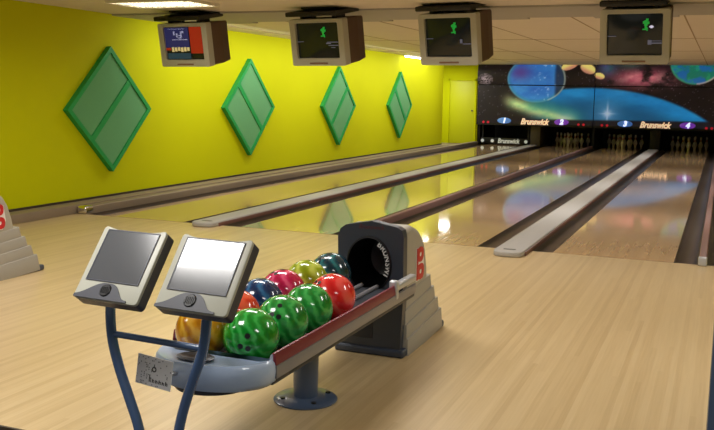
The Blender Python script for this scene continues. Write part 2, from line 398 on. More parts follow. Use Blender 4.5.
def art(x, z):
    """printed space scene; x along the mask, z up, in metres -> sRGB; s,t = centimetre-like print units"""
    s = 478 + (x+5.385)*(34.75 + 0.33*(x+5.385)/5)
    t = 86 + (1.751-z)*36.4 + 0.012*(s-594)
    c = (13, 8, 11)
    c = mixc(c, (34, 20, 26), 0.6*fbm(s*0.06, t*0.09))
    # stars
    if hsh(int(s*1.6), int(t*1.6)) > 0.986: c = mixc(c, (150, 140, 160), 0.45)
    cl = math.hypot((s-486)/8, (t-79)/6)
    if cl < 1 and hsh(int(s*1.3), int(t*1.3)+5) > 0.45: c = mixc(c, (220, 200, 210), 0.75*(1-cl*0.6))
    # lower half: great blue planet limb
    if t > 84:
        e = ((s-590)/150)**2 + ((t-185)/97)**2
        lim = sm(1.03, 0.97, e)
        n = fbm(s*0.05, t*0.14)
        blue = mixc((12, 96, 160), (36, 146, 210), n)
        blue = mixc(blue, (16, 62, 96), sm(0.9, 0.6, e)*0.7)
        fl = sm(520, 560, s)
        c = mixc(c, blue, lim*fl)
        # green-yellow streak
        yy = 102 + (s-508)*0.29
        w = 5.5 + 2.5*fbm(s*0.1, 3)
        k = math.exp(-((t-yy)/w)**2)*sm(498, 520, s)*sm(590, 570, s)
        c = mixc(c, mixc((110, 176, 124), (226, 224, 150), fbm(s*0.12, t*0.2)), 1.0*k)
        k = math.exp(-((s-569)/8)**2-((t-118)/6)**2); c = mixc(c, (226, 216, 206), 0.6*k)
        teal = math.exp(-((t-(yy-7))/7)**2)*sm(520, 540, s)*sm(600, 570, s); c = mixc(c, (34, 120, 124), 0.6*teal)
        # sparkle star
        dx, dy = abs(s-609), abs(t-114)
        k = max(math.exp(-(dx/6)**2-(dy/1.0)**2), math.exp(-(dx/1.0)**2-(dy/9)**2), math.exp(-(dx*dx+dy*dy)/14))
        c = mixc(c, (240, 226, 232), 0.85*k); k = math.exp(-(dx*dx+dy*dy)/160); c = mixc(c, (120, 170, 220), 0.45*k)
        dkb = sm(119.5, 122, t); c = mixc(c, (22, 14, 20), dkb*0.92)
    # pink nebula
    k = math.exp(-((s-640)/27)**2-((t-78)/9)**2)*sm(0.25, 0.55, fbm(s*0.11, t*0.16))
    c = mixc(c, mixc((150, 50, 78), (208, 142, 142), fbm(s*0.2+4, t*0.3)), min(1, 1.15*k))
    k = math.exp(-((s-607)/9)**2-((t-68)/8)**2); c = mixc(c, mixc((40, 120, 110), (120, 84, 190), fbm(s*0.2, t*0.2)), 0.7*k)
    k = math.exp(-((s-628)/12)**2-((t-64)/5)**2); c = mixc(c, (70, 110, 100), 0.6*k)
    # blue planet
    r = math.hypot((s-538)/29, (t-79)/24)
    if r < 1.03:
        n = fbm(s*0.09, t*0.11)
        p = mixc((34, 84, 176), (66, 150, 206), n)
        p = mixc(p, (84, 40, 120), 0.75*math.exp(-((s-522)/11)**2-((t-72)/8)**2))
        p = mixc(p, (200, 224, 240), 0.6*sm(0.62, 0.8, fbm(s*0.3, t*0.4))*sm(530, 545, s))
        p = mixc(p, (30, 120, 130), 0.5*sm(0.82, 1, r))
        if s > 556 and t < 98: p = mixc(p, (24, 26, 40), 0.75*sm(555, 559, s))
        c = mixc(c, p, sm(1.03, 0.97, r))
        rim = math.exp(-((r-0.985)/0.03)**2)
        c = mixc(c, (210, 214, 190), rim*(0.55 if s > 550 else 0.18))
    # yellow rocks
    for (cx, cy, a, b_, th) in ((571, 64.5, 9, 4.6, -0.45), (588.5, 68.5, 8, 4.8, 0.45), (600, 76, 5, 3.2, 0.3)):
        dx, dy = s-cx, t-cy; u = (dx*math.cos(th)+dy*math.sin(th))/a; v = (-dx*math.sin(th)+dy*math.cos(th))/b_
        q = u*u+v*v
        if q < 1.15: c = mixc(c, mixc((222, 206, 120), (190, 128, 108), sm(-0.3, 0.9, v)), sm(1.15, 0.85, q))
    # green planet at right
    r = math.hypot((s-689)/23, (t-63)/21)
    if r < 1.05:
        p = mixc((28, 112, 92), (30, 96, 160), sm(0.35, 0.6, fbm(s*0.14, t*0.16)))
        p = mixc(p, (40, 160, 90), 0.5*sm(0.55, 0.7, fbm(s*0.2+3, t*0.2)))
        c = mixc(c, p, sm(1.05, 0.97, r))
        rim = math.exp(-((r-1.0)/0.04)**2); c = mixc(c, (206, 180, 170) if s > 690 else (60, 150, 110), 0.75*rim)
    k = math.hypot((s-712)/6, (t-83)/5)
    if k < 1 and hsh(int(s*1.3), int(t*1.5)) > 0.4: c = mixc(c, (220, 210, 220), 0.6)
    return c
def art_mat():
    m = bpy.data.materials.new('printed space scene'); m.use_nodes = True
    nt = m.node_tree; b_ = nt.nodes['Principled BSDF']
    a = nt.nodes.new('ShaderNodeVertexColor'); a.layer_name = 'print'
    nt.links.new(a.outputs['Color'], b_.inputs['Base Color'])
    nt.links.new(a.outputs['Color'], b_.inputs['Emission Color'])
    b_.inputs['Emission Strength'].default_value = ART_GLOW   # added glow that brightens the print; the panel is no light source
    b_.inputs['Roughness'].default_value = 0.5
    return m
ART_GLOW = 0.6
M['art'] = art_mat()
def art_panel(name, x0, x1, z0, z1, y, parent, curve=0.0, nx=180, nz=50):
    bm = bmesh.new(); V = []
    for j in range(nz+1):
        row = []
        for i in range(nx+1):
            x = x0+(x1-x0)*i/nx; z = z0+(z1-z0)*j/nz
            yy = y - curve*math.sin(PI*j/nz)
            row.append(bm.verts.new((x-parent.location.x, yy-parent.location.y, z-parent.location.z)))
        V.append(row)
    for j in range(nz):
        for i in range(nx): bm.faces.new((V[j][i], V[j][i+1], V[j+1][i+1], V[j+1][i]))
    # solid back
    ext = bmesh.ops.extrude_face_region(bm, geom=[f_ for f_ in bm.faces])
    vs = [v for v in ext['geom'] if isinstance(v, bmesh.types.BMVert)]
    bmesh.ops.translate(bm, verts=vs, vec=(0, 0.05, 0))
    bmesh.ops.recalc_face_normals(bm, faces=bm.faces)
    me = bpy.data.meshes.new(name); bm.to_mesh(me); bm.free()
    ca = me.color_attributes.new('print', 'FLOAT_COLOR', 'POINT')
    px, pz = parent.location.x, parent.location.z
    for i, v in enumerate(me.vertices): ca.data[i].color = lin(art(v.co.x+px, v.co.z+pz))
    me.materials.append(M['art'])
    for p in me.polygons: p.use_smooth = True
    me.set_sharp_from_angle(angle=math.radians(40))
    o = bpy.data.objects.new(name, me); COL.objects.link(o); o.parent = parent
    return o
PITCHX = 2*LW+W2+W3
MX1 = -2.02
units = []
for (x0, x1, lab, nums) in ((MX0, MX1-0.012, 'masking unit with blue planet art above lanes one and two', (('1', -4.56, 'num_blue'), ('2', -2.90, 'num_violet'))),
                            (MX1+0.012, MX1+PITCHX, 'masking unit with pink nebula art above lanes three and four', (('3', -1.15, 'num_blue'), ('4', 0.49, 'num_violet')))):
    rootm = empty('masking_unit', ((x0+x1)/2, MASKY, 0.6), lab, 'masking unit', 'masking units over the pins')
    cx = rootm.location.x
    art_panel('lower_panel', x0, x1, 0.64, 1.735, MASKY, rootm)
    art_panel('upper_panel', x0, x1, 1.765, CEIL-0.005, MASKY-0.02, rootm, curve=0.06, nz=30)
    e = MB(); e.box(x0-cx, x1-cx, -0.01, 0.06, -0.02, 0.045); e.build('bottom_rail', M['mast'], rootm, smooth=0)
    e = MB(); e.box(x0-cx, x1-cx, 0.03, 0.10, 0.0, CEIL-0.61); e.build('backing_frame', M['mast'], rootm, smooth=0)
    for n, nx, mm in nums:
        q = MB(); q.lathe([(0, 0), (0.30, 0), (0.26, 0.012), (0, 0.014)], 28, Matrix.Translation((nx-cx, -0.004, 0.115)) @ Matrix.Rotation(PI/2, 4, 'X') @ Matrix.Diagonal((0.68, 0.30, 1, 1)))
        nb = q.build('lane_number_badge', M[mm], rootm)
        text('lane_number', n, 0.19, M['num_white'], nb, (nx-cx, -0.024, 0.115), shear=0.2, offset=0.012)
        q = MB(); sx = -1 if n in '13' else 1
        for dx in (-0.07, 0.07):
            q = MB(); q.cyl((nx-cx+sx*0.55+dx, 0.0, 0.06), (nx-cx+sx*0.55+dx, -0.012, 0.06), 0.036, n=14)
            q.build('indicator_lamp', M['red_lamp'], rootm)
    wx = (-3.68 if x0 < -4 else -0.36)
    text('brand_lettering', 'Brunswick', 0.235, M['lettering'], rootm, (wx-cx, -0.012, 0.10), shear=0.35, offset=0.010, sx=0.80)

# pinsetters: dark shells, kickbacks, pins
b = MB(); b.box(MX0-0.1, RIGHTX, MASKY+0.5, MASKY+2.1, 0.62, 2.3); structure(b.build('wall_pinsetter', M['mast'], smooth=0))
def kickback(x, label, m, w=0.10):
    t = MB(); t.box(x-w/2, x+w/2, MASKY+0.12, DECK+0.6, -0.1, 0.61, 0.004)
    return tag(t.build('kickback', m), label, 'partition', 'pin deck side partitions')
kickback(G1c, 'olive partition between the pin decks of the two lanes nearest the green wall', M['kick'], 0.28)
kickback((L2[1]+L3[0])/2, 'dark pin deck partition behind the narrow maroon divider at centre', M['mast'], 0.066)
kickback(G3c, 'dark pin deck partition at the end of the broad white capping', M['mast'], 0.26)
kickback((L4[1]+L5[0])/2, 'dark pin deck partition at the right edge of the photo', M['mast'], 0.066)
kickback(-5.35, 'dark pin deck partition beside the chartreuse door', M['mast'], 0.08)
PROF = [(0, 0), (0.0258, 0), (0.029, 0.006), (0.0360, 0.057), (0.0453, 0.086), (0.0605, 0.114), (0.0592, 0.149), (0.0540, 0.175), (0.0430, 0.206), (0.0310, 0.232), (0.0240, 0.254), (0.0228, 0.267), (0.0240, 0.282), (0.0285, 0.310), (0.0318, 0.343), (0.0290, 0.362), (0.0205, 0.376), (0.009, 0.381), (0, 0.3815)]
pin0 = None
rows = ('head pin', 'second row', 'third row', 'back row')
for ln, (a, c) in ((2, L2), (3, L3), (4, L4)):
    cx = (a+c)/2
    for r in range(4):
        for k in range(r+1):
            x = cx + (k - r/2)*0.3048; y = 18.29 + r*0.264
            if pin0 is None:
                pin0 = MB().lathe(PROF, 20).build('bowling_pin', M['pin'])
                s = MB(); s.lathe([(0.0262, 0.246), (0.0268, 0.246), (0.0240, 0.258), (0.0235, 0.258)], 20); s.lathe([(0.0238, 0.272), (0.0246, 0.272), (0.0266, 0.286), (0.0258, 0.286)], 20)
                s.build('neck_stripe', M['pin_red'], pin0); p = pin0
            else: p = copy_tree(pin0)
            p.location = (x, y, 0)
            where = {2: 'lane two', 3: 'lane three', 4: 'lane four'}[ln]
            col = '' if r == 0 else (' of ' + str(r+1) + ', ' + ('leftmost' if k == 0 else 'rightmost' if k == r else 'second from left' if k == 1 else 'third from left'))
            tag(p, 'white bowling pin on ' + where + ', ' + rows[r] + col, 'bowling pin', 'bowling pins on the lanes')
# sweep bar lowered on lane 1
root = empty('sweep_bar', ((L1[0]+L1[1])/2, MASKY+0.15, 0), 'black pin sweep bar with white lettering lowered on the lane by the green wall', 'sweep bar')
t = MB(); t.box(-0.72, 0.72, -0.02, 0.03, 0.03, 0.20, 0.008); t.build('board', M['black'], root)
text('lettering', 'Brunswick', 0.19, M['sweep_text'], root, (0.1, -0.024, 0.11), shear=0.2, offset=0.006, sx=0.8)
for x in (-0.68, -0.38, 0.62):
    q = MB(); q.cyl((x, -0.02, 0.11), (x, -0.035, 0.11), 0.05, n=16); q.build('reflector', M['sweep_text'], root)
t = MB(); t.box(-0.70, -0.66, -0.01, 0.02, 0.2, 0.6).box(0.66, 0.70, -0.01, 0.02, 0.2, 0.6); t.build('arm', M['mast'], root)

# ------------------------------------------------------------------ green diamonds on the left wall
def diamond(y, flip, label):
    root = empty('wall_diamond', (WALLX, y, 1.178), label, 'wall panel', 'green diamonds on the wall')
    A, H, D = 0.815, 0.765, 0.07; fw = 0.055
    k = 1 - fw*math.hypot(A, H)/(A*H)
    out = [(A, 0), (0, H), (-A, 0), (0, -H)]; inn = [(a*k, c*k) for a, c in out]
    t = MB(); t.ring(out, inn, 'x', 0.0, D); t.build('frame', M['green_frame'], root, smooth=0)
    s = 1 if flip else -1
    # bar joins the middles of two opposite sides
    p, q = Vector((-A/2*k*1.0, s*H/2*k)), Vector((A/2*k, -s*H/2*k)); d_ = (q-p).normalized(); n_ = Vector((-d_.y, d_.x))*0.038
    t = MB(); t.prism([tuple(p+n_), tuple(q+n_), tuple(q-n_), tuple(p-n_)], 'x', 0.0, D-0.006); t.build('crossbar', M['green_frame'], root, smooth=0)
    # two cloth fields either side of the bar
    e1 = [tuple(p+n_), tuple(q+n_)]; e2 = [tuple(q-n_), tuple(p-n_)]
    if s > 0: c1 = [(A*k, 0), (0, H*k)]; c2 = [(-A*k, 0), (0, -H*k)]
    else: c1 = [(0, H*k), (-A*k, 0)]; c2 = [(0, -H*k), (A*k, 0)]
    if s < 0: c1, c2 = [(A*k*0+0, H*k), (-A*k, 0)], [(0, -H*k), (A*k, 0)]
    for e, c in ((e1, c1), (e2, c2)):
        t = MB(); t.prism(e+c, 'x', 0.002, D-0.018); t.build('cloth_field', M['green_cloth'], root, smooth=0)
    return root
for y, fl, lab in ((0.88, 0, 'large green diamond panel on the yellow-green wall, nearest and biggest of the four'),
                  (4.38, 1, 'green diamond panel second along the yellow-green wall, bar sloping down right'),
                  (7.95, 0, 'green diamond panel third along the yellow-green wall, bar sloping up right'),
                  (11.52, 1, 'green diamond panel smallest and furthest along the yellow-green wall')):
    diamond(y, fl, lab)

# ------------------------------------------------------------------ ceiling television monitors
def monitor(c, yaw, tilt, w, h, label, picture):
    root = empty('television_monitor', c, label, 'monitor', 'televisions hung over the foul line')
    # local frame: x right, z up, -y towards the viewer, then tilted
    R_ = Matrix.Rotation(-yaw, 4, 'Z') @ Matrix.Rotation(-tilt, 4, 'X')
    def put(o): o.matrix_local = R_; return o
    def rr(w_, h_, r=0.03, n=5, cx=0, cz=0):
        o = []
        for qx, qz, a0 in ((1, 1, 0), (-1, 1, PI/2), (-1, -1, PI), (1, -1, 3*PI/2)):
            for i in range(n+1):
                a = a0 + PI/2*i/n
                o.append((cx+qx*(w_/2-r)+r*math.cos(a), cz+qz*(h_/2-r)+r*math.sin(a)))
        return o
    sw, sh = w*0.80, h*0.76; sz = 0.02
    t = MB(); t.ring(rr(w, h, 0.022), rr(sw, sh, 0.015, cz=sz), 'y', 0.0, 0.10)
    bz = put(t.build('bezel', M['tv_bezel'], root))
    t = MB(); t.prism(rr(w-0.01, h-0.01, 0.022), 'y', 0.10, 0.30); t.prism(rr(w-0.01, h-0.01, 0.022), 'y', 0.30, 0.44, taper=(0.95, 0, 0.02))
    put(t.build('case', M['tv_case'], root))
    # slightly bulging glass
    t = MB(); bm = t.bm; V = []
    for j in range(9):
        row = []
        for i in range(13):
            u, v = i/6-1, j/4-1
            row.append(bm.verts.new((u*(sw/2+0.004), 0.034-0.018*(1-u*u)*(1-v*v), sz+v*(sh/2+0.004))))
        V.append(row)
    for j in range(8):
        for i in range(12): bm.faces.new((V[j][i], V[j][i+1], V[j+1][i+1], V[j+1][i]))
    scr = put(t.build('screen', M['tv_screen'], root))
    q = MB(); q.box(-w*0.17, w*0.17, -0.006, 0.002, -h/2+0.018, -h/2+0.036, 0.003); put(q.build('control_strip', M['tv_strip'], root))
    for nm, rects, m in picture:
        lots = [[r] for r in rects] if nm in ('red_panel', 'score_line') else [rects]
        for lot in lots:
            t = MB()
            for x0, z0, x1, z1 in lot:
                t.box(x0*sw/2, x1*sw/2, 0.010, 0.0128, sz+z0*sh/2, sz+z1*sh/2)
            t.build(nm, m, scr, smooth=0)
    top = CEIL - c[2]
    t = MB(); t.box(-w*0.5, w*0.46, -0.06, 0.40, h/2+0.035, h/2+0.085, 0.012); put(t.build('mount_plate', M['mount'], root))
    t = MB()
    for x in (-0.1, 0.12): t.cyl((x, 0.15, h/2+0.02), (x, 0.15, top), 0.018, n=12)
    t.box(-0.2, 0.2, 0.0, 0.3, top-0.02, top, 0.004)
    t.build('ceiling_bracket', M['mount'], root)
    for x in (-w*0.3, w*0.3):
        t = MB(); t.box(x-0.02, x+0.02, 0.05, 0.25, h/2-0.01, h/2+0.04); put(t.build('hanger', M['mount'], root))
    return root
scr_m = {
 'blue': mat('screen dark blue', (20, 20, 60), 0.2, emit=(46, 48, 104), strength=0.45), 'red': mat('screen red', (120, 30, 20), 0.2, emit=(178, 44, 26), strength=0.4),
 'cream': mat('screen cream', (200, 190, 140), 0.2, emit=(206, 186, 130), strength=0.45), 'white': mat('screen white', (200, 200, 220), 0.2, emit=(190, 192, 214), strength=0.55),
 'teal': mat('screen dark teal', (20, 40, 50), 0.2, emit=(34, 58, 70), strength=0.7), 'green': mat('screen green', (30, 160, 60), 0.2, emit=(36, 176, 66), strength=0.35),
 'dim': mat('screen dim grey', (90, 90, 100), 0.2, emit=(104, 104, 122), strength=0.4)}
pic_a = [('blue_panel', [(-0.96, -0.25, 0.28, 0.96)], scr_m['blue']), ('red_panel', [(0.34, -0.62, 0.96, 0.98), (-0.96, -0.42, -0.7, -0.27)], scr_m['red']),
         ('cream_band', [(-0.66+0.16*k, -0.52+0.03*(k % 3), -0.54+0.16*k, -0.22-0.02*(k % 2)) for k in range(6)], scr_m['cream']),
         ('white_scribble', [(-0.78, 0.84, 0.1, 0.9), (-0.6, 0.2, 0.2, 0.25), (-0.5, 0.5, -0.42, 0.72), (-0.36, 0.36, -0.28, 0.6), (-0.28, 0.3, -0.1, 0.36), (-0.14, 0.36, -0.06, 0.72), (-0.06, 0.62, 0.04, 0.74), (-0.24, 0.44, -0.08, 0.5)], scr_m['white']),
         ('teal_footer', [(-0.9, -0.95, 0.3, -0.6)], scr_m['teal'])]
def fig(dx): return [(0.24+dx, 0.66, 0.33+dx, 0.76), (0.18+dx, 0.42, 0.30+dx, 0.68), (0.30+dx, 0.5, 0.36+dx, 0.62), (0.13+dx, 0.52, 0.19+dx, 0.64), (0.2+dx, 0.22, 0.27+dx, 0.44), (0.26+dx, 0.18, 0.31+dx, 0.34), (0.12+dx, 0.22, 0.2+dx, 0.28)]
pic_b = [('green_figure', fig(0.06), scr_m['green']), ('score_line', [(-0.98, -0.06, -0.66, -0.03), (0.44, -0.12, 0.96, -0.08), (0.5, -0.3, 0.96, -0.26), (0.4, -0.2, 0.62, -0.14), (0.62, -0.42, 0.8, -0.38)], scr_m['dim'])]
pic_c = [('green_figure', fig(0.02), scr_m['green']), ('score_line', [(-0.98, -0.06, -0.66, -0.03), (0.62, -0.36, 0.98, -0.32), (0.5, -0.3, 0.6, -0.1)], scr_m['dim'])]
pic_d = [('green_figure', fig(0.16), scr_m['green']), ('score_line', [(-0.98, -0.08, -0.66, -0.05), (0.5, -0.44, 0.98, -0.38), (0.56, -0.32, 0.98, -0.29), (0.48, -0.48, 0.62, -0.26)], scr_m['dim']), ('white_spot', [(0.56, 0.3, 0.64, 0.44), (0.52, 0.34, 0.68, 0.40)], scr_m['white'])]
D = math.radians
monitor((-4.477, 0.760, 1.945), D(5.5), D(-10.1), 0.698, 0.497, 'hanging television with red and blue picture, leftmost of the four', pic_a)
monitor((-2.748, 0.71, 1.962), D(10.3), D(-10.7), 0.700, 0.499, 'hanging television with green figure, second from the left', pic_b)
monitor((-1.262, 0.649, 1.980), D(9), D(-11.8), 0.644, 0.515, 'hanging television with green figure, third from the left above the door', pic_c)
monitor((0.535, 0.80, 2.003), D(2.0), D(-13), 0.64, 0.520, 'hanging television with green figure and white spot, rightmost, before the masking art', pic_d)

# ------------------------------------------------------------------ ball return with hood and rack
HX, HY = -0.352, -3.73
def ball_return(label):
    R0 = empty('ball_return', (HX, HY, 0), label, 'ball return', 'ball returns on the approach')
    # hood body: open-fronted silver shell
    prof = [(0.05, 0.33), (0.05, 0.700), (0.18, 0.708), (0.30, 0.670), (0.38, 0.615), (0.425, 0.55), (0.465, 0.44), (0.49, 0.33)]
    hw = 0.178
    bm = bmesh.new(); Ls = []
    for s in (-1, 1): Ls.append([bm.verts.new((s*hw, y, z)) for y, z in prof])
    n = len(prof)
    bm.faces.new(Ls[0]); bm.faces.new(Ls[1][::-1])
    for i in range(1, n-1): bm.faces.new((Ls[0][i], Ls[1][i], Ls[1][i+1], Ls[0][i+1]))
    bmesh.ops.recalc_face_normals(bm, faces=bm.faces)
    es = [e for e in bm.edges if len(e.link_faces) == 2 and e.calc_face_angle(0) > 1.2]
    bmesh.ops.bevel(bm, geom=es, offset=0.035, segments=4, affect='EDGES', profile=0.5)
    t = MB(); t.bm.free(); t.bm = bm
    hood = t.build('hood', M['silver'], R0)
    # stepped lower skirt
    t = MB()
    for k in range(4):
        z1 = 0.36-0.078*k; z0 = z1-0.082
        yb = 0.525+0.052*k; x = 0.182+0.009*k
        t.prism([(0.05, z0-0.06), (0.05, z1-0.03), (yb-0.01, z1+0.015), (yb+0.022, z0-0.035 if k == 3 else z0+0.0)], 'x', -x, x, bevel=0.006)
    t.build('stepped_skirt', M['silver_step'], hood)
    # front panel with round opening
    hc = (-0.010, 0.502); a, c = 0.125, 0.150
    outl = [(-0.178, 0.035), (0.178, 0.035), (0.19, 0.30), (0.186, 0.66), (0.176, 0.700), (0.15, 0.716), (0.0, 0.742), (-0.15, 0.712), (-0.182, 0.690), (-0.196, 0.65), (-0.192, 0.30)]
    angs = sorted([2*PI*k/56 for k in range(56)] + [math.atan2(p[1]-hc[1], p[0]-hc[0]) % (2*PI) for p in outl])
    O, I = [], []
    for an in angs:
        dx, dz = math.cos(an), math.sin(an); best = None
        for i in range(len(outl)):
            (x1, z1), (x2, z2) = outl[i], outl[(i+1) % len(outl)]
            ex, ez = x2-x1, z2-z1; det = dx*(-ez)+dz*ex
            if abs(det) < 1e-9: continue
            rx, rz = x1-hc[0], z1-hc[1]
            tt = (rx*(-ez)+rz*ex)/det; uu = (dx*rz-dz*rx)/det
            if tt > 0 and -1e-6 <= uu <= 1+1e-6 and (best is None or tt < best): best = tt
        O.append((hc[0]+dx*best, hc[1]+dz*best)); I.append((hc[0]+dx*a, hc[1]+dz*c))
    t = MB(); t.ring(O, I, 'y', 0.0, 0.062)
    fp = t.build('front_panel', M['slate'], hood, smooth=40)
    # bulging rim and tunnel
    t = MB(); Mx = Matrix.Translation((hc[0], 0, hc[1])) @ Matrix.Rotation(PI/2, 4, 'X') @ Matrix.Diagonal((1, c/a, 1, 1))
    t.lathe([(a+0.008, -0.004), (a+0.006, 0.006), (a-0.002, 0.008), (a-0.006, 0.0), (a-0.004, -0.02)], 40, Mx); t.build('opening_rim', M['black'], fp)
    t = MB(); t.lathe([(a-0.003, -0.01), (a-0.004, -0.10), (0.09, -0.26), (0.0, -0.30)], 40, Mx); t.build('ball_tunnel', M['black'], fp)
    # white ring of lettering on the right of the opening, inside the rim
    for k in range(7):
        an = math.radians(58 - k*14)
        p = (hc[0]+math.cos(an)*(a-0.021), 0.012, hc[1]+math.sin(an)*(c-0.021))
        text('rim_letter', 'BRUNSWI'[k], 0.042, M['white'], fp, p, rot=(PI/2, -(an-PI/2), 0), offset=0.001, extrude=0.001)
    t = MB(); t.box(-0.09, 0.085, 0.05, 0.075, 0.11, 0.27, 0.01); 
    t = MB(); t.box(-0.14, 0.02, -0.004, 0.004, 0.09, 0.28, 0.002); t.build('access_hatch', M['slate_in'], fp)
    text('top_lettering', 'Brunswick', 0.035, mat('dark maroon lettering', (96, 40, 48), 0.5), fp, (0.0, -0.001, 0.708-0.0), shear=0.2, extrude=0.001)
    # plinth
    t = MB(); t.box(-0.205, 0.205, -0.015, 0.755, 0.0, 0.045, 0.014, 3); t.build('plinth', M['slate_base'], R0)
    # emblem on both sides: red two-lobed letter B on a white field
    for s in (-1, 1):
        t = MB()
        t.prism([(0.245, 0.375), (0.35, 0.375), (0.385, 0.44), (0.365, 0.555), (0.245, 0.57)], 'x', s*hw, s*(hw+0.003)) if s > 0 else t.prism([(0.245, 0.375), (0.35, 0.375), (0.385, 0.44), (0.365, 0.555), (0.245, 0.57)], 'x', -hw-0.003, -hw)
        em = t.build('emblem', M['white'], hood)
        t = MB(); N = 20
        for (yc, zc, ry, rz) in ((0.312, 0.525, 0.050, 0.043), (0.318, 0.425, 0.056, 0.046)):
            o_ = [(yc+ry*math.copysign(abs(math.cos(2*PI*k/N))**0.75, math.cos(2*PI*k/N))*s, zc+rz*math.copysign(abs(math.sin(2*PI*k/N))**0.75, math.sin(2*PI*k/N))) for k in range(N)]
            i_ = [(yc+(y-yc)*0.42, zc+(z-zc)*0.30) for y, z in o_]
            x0 = s*(hw+0.003); t.ring(o_, i_, 'x', min(x0, x0+s*0.004), max(x0, x0+s*0.004))
        x0 = s*(hw+0.003)
        t.box(min(x0, x0+s*0.004), max(x0, x0+s*0.004), 0.250, 0.270, 0.382, 0.565)
        t.build('emblem_letter', M['red'], em)
    # ---- rack: tray and rails from the hood towards the seats
    def rail(x, s, nm):
        ye = -1.625 if s > 0 else -1.50
        t = MB(); t.prism([(x, 0.378), (x+s*0.012, 0.378), (x+s*0.012, 0.428), (x, 0.428)], 'y', ye, -0.02, bevel=0.003)
        r_ = t.build(nm, M['grey_rail'], R0)
        t = MB(); t.prism([(x-s*0.004, 0.428), (x+s*0.010, 0.428), (x+s*0.002, 0.474), (x-s*0.010, 0.474)], 'y', ye, -0.30, bevel=0.003)
        t.build('rail_strip', M['maroon'], r_)
        t = MB(); t.prism([(x-s*0.016, 0.466), (x-s*0.004, 0.472), (x-s*0.004, 0.44), (x-s*0.02, 0.43)], 'y', ye, -0.10); t.build('rail_lip', M['bracket'], r_)
        # aluminium bracket where the rail meets the hood
        t = MB(); t.box(min(x-s*0.03, x+s*0.016), max(x-s*0.03, x+s*0.016), -0.335, -0.30, 0.40, 0.50, 0.012, 3)
        t.box(min(x-s*0.03, x+s*0.012), max(x-s*0.03, x+s*0.012), -0.30, -0.01, 0.44, 0.478, 0.012, 3)
        t.build('rail_bracket', M['bracket'], r_)
    RX = 0.258
    rail(RX, 1, 'side_rail'); rail(-RX, -1, 'side_rail')
    t = MB(); t.box(-RX+0.002, RX-0.002, -1.50, 0.0, 0.352, 0.376, 0.006).box(-0.18, RX-0.002, -1.63, -1.49, 0.352, 0.376, 0.006)
    t.build('rack_tray', M['slate_in'], R0)
    t = MB()
    for x in (-0.19, -0.05, 0.04, 0.165): t.cyl((x, -1.5, 0.385), (x, 0.0, 0.385), 0.011, n=10)
    t.build('ball_runner', M['grey_rail'], R0)
    # post and foot
    t = MB(); t.cyl((0.0, -0.81, 0.02), (0.0, -0.81, 0.355), 0.057, 0.062, n=28); ps = t.build('post', M['post_blue'], R0)
    t = MB(); t.lathe([(0, 0), (0.148, 0), (0.150, 0.006), (0.136, 0.016), (0.070, 0.022), (0, 0.022)], 40, Matrix.Translation((0.0, -0.81, 0))); ft = t.build('foot', M['post_blue'], R0)
    for k in range(4):
        an = PI/4+k*PI/2; t = MB(); t.cyl((0.112*math.cos(an), -0.81+0.112*math.sin(an), 0.012), (0.112*math.cos(an), -0.81+0.112*math.sin(an), 0.0235), 0.012, n=10)
        t.build('bolt', M['black'], ft)
    # nose: rounded end tray with a hand-drier vent
    N = 22; W_ = RX+0.004
    plan = [(W_, 0.0)] + [(W_*abs(math.cos(PI*k/N))**0.95*(1 if k < N/2 else -0.86), -0.19*math.sin(PI*k/N)) for k in range(1, N)] + [(-W_*0.86, 0.0)]
    plan = [(x, y-1.62) for x, y in plan]
    bm = bmesh.new(); levels = [(0.93, 0.352), (1.0, 0.372), (1.015, 0.41), (1.0, 0.438), (0.955, 0.450)]
    Ls = []
    for sc_, z in levels:
        Ls.append([bm.verts.new((x*sc_, -1.62+(y+1.62)*sc_, z)) for x, y in plan])
    for A_, B_ in zip(Ls[:-1], Ls[1:]):
        for i in range(len(plan)): j = (i+1) % len(plan); bm.faces.new((A_[i], A_[j], B_[j], B_[i]))
    bm.faces.new(Ls[0]); 
    inner = [bm.verts.new((x*0.86, -1.62+(y+1.62)*0.80, 0.442)) for x, y in plan]; dish = [bm.verts.new((x*0.74, -1.62+(y+1.62)*0.62, 0.434)) for x, y in plan]
    for A_, B_ in ((Ls[-1], inner), (inner, dish)):
        for i in range(len(plan)): j = (i+1) % len(plan); bm.faces.new((A_[i], A_[j], B_[j], B_[i]))
    bm.faces.new(dish[::-1])
    bmesh.ops.recalc_face_normals(bm, faces=bm.faces)
    t = MB(); t.bm.free(); t.bm = bm
    ns = t.build('nose', M['nose'], R0, smooth=50)
    t = MB(); t.lathe([(0, 0.0), (0.075, 0.0), (0.078, 0.006), (0.065, 0.011), (0.05, 0.006), (0, 0.004)], 32, Matrix.Translation((-0.03, -1.70, 0.440)) @ Matrix.Diagonal((1.0, 0.62, 1, 1)))
    t.build('hand_drier_vent', M['chin'], ns)
    t = MB(); t.prism([(x*0.62, -1.62+(y+1.62)*0.86) for x, y in plan], 'z', 0.328, 0.356, bevel=0.006); t.build('under_tray', M['chin'], ns)
    return R0
br = ball_return('ball return full of bowling balls, dark hood with round opening and rack on a post')
br2 = copy_tree(br); br2.location = (HX-3.365, HY+0.27, 0)
br2['label'] = 'second ball return hood cut off by the left edge of the photo'

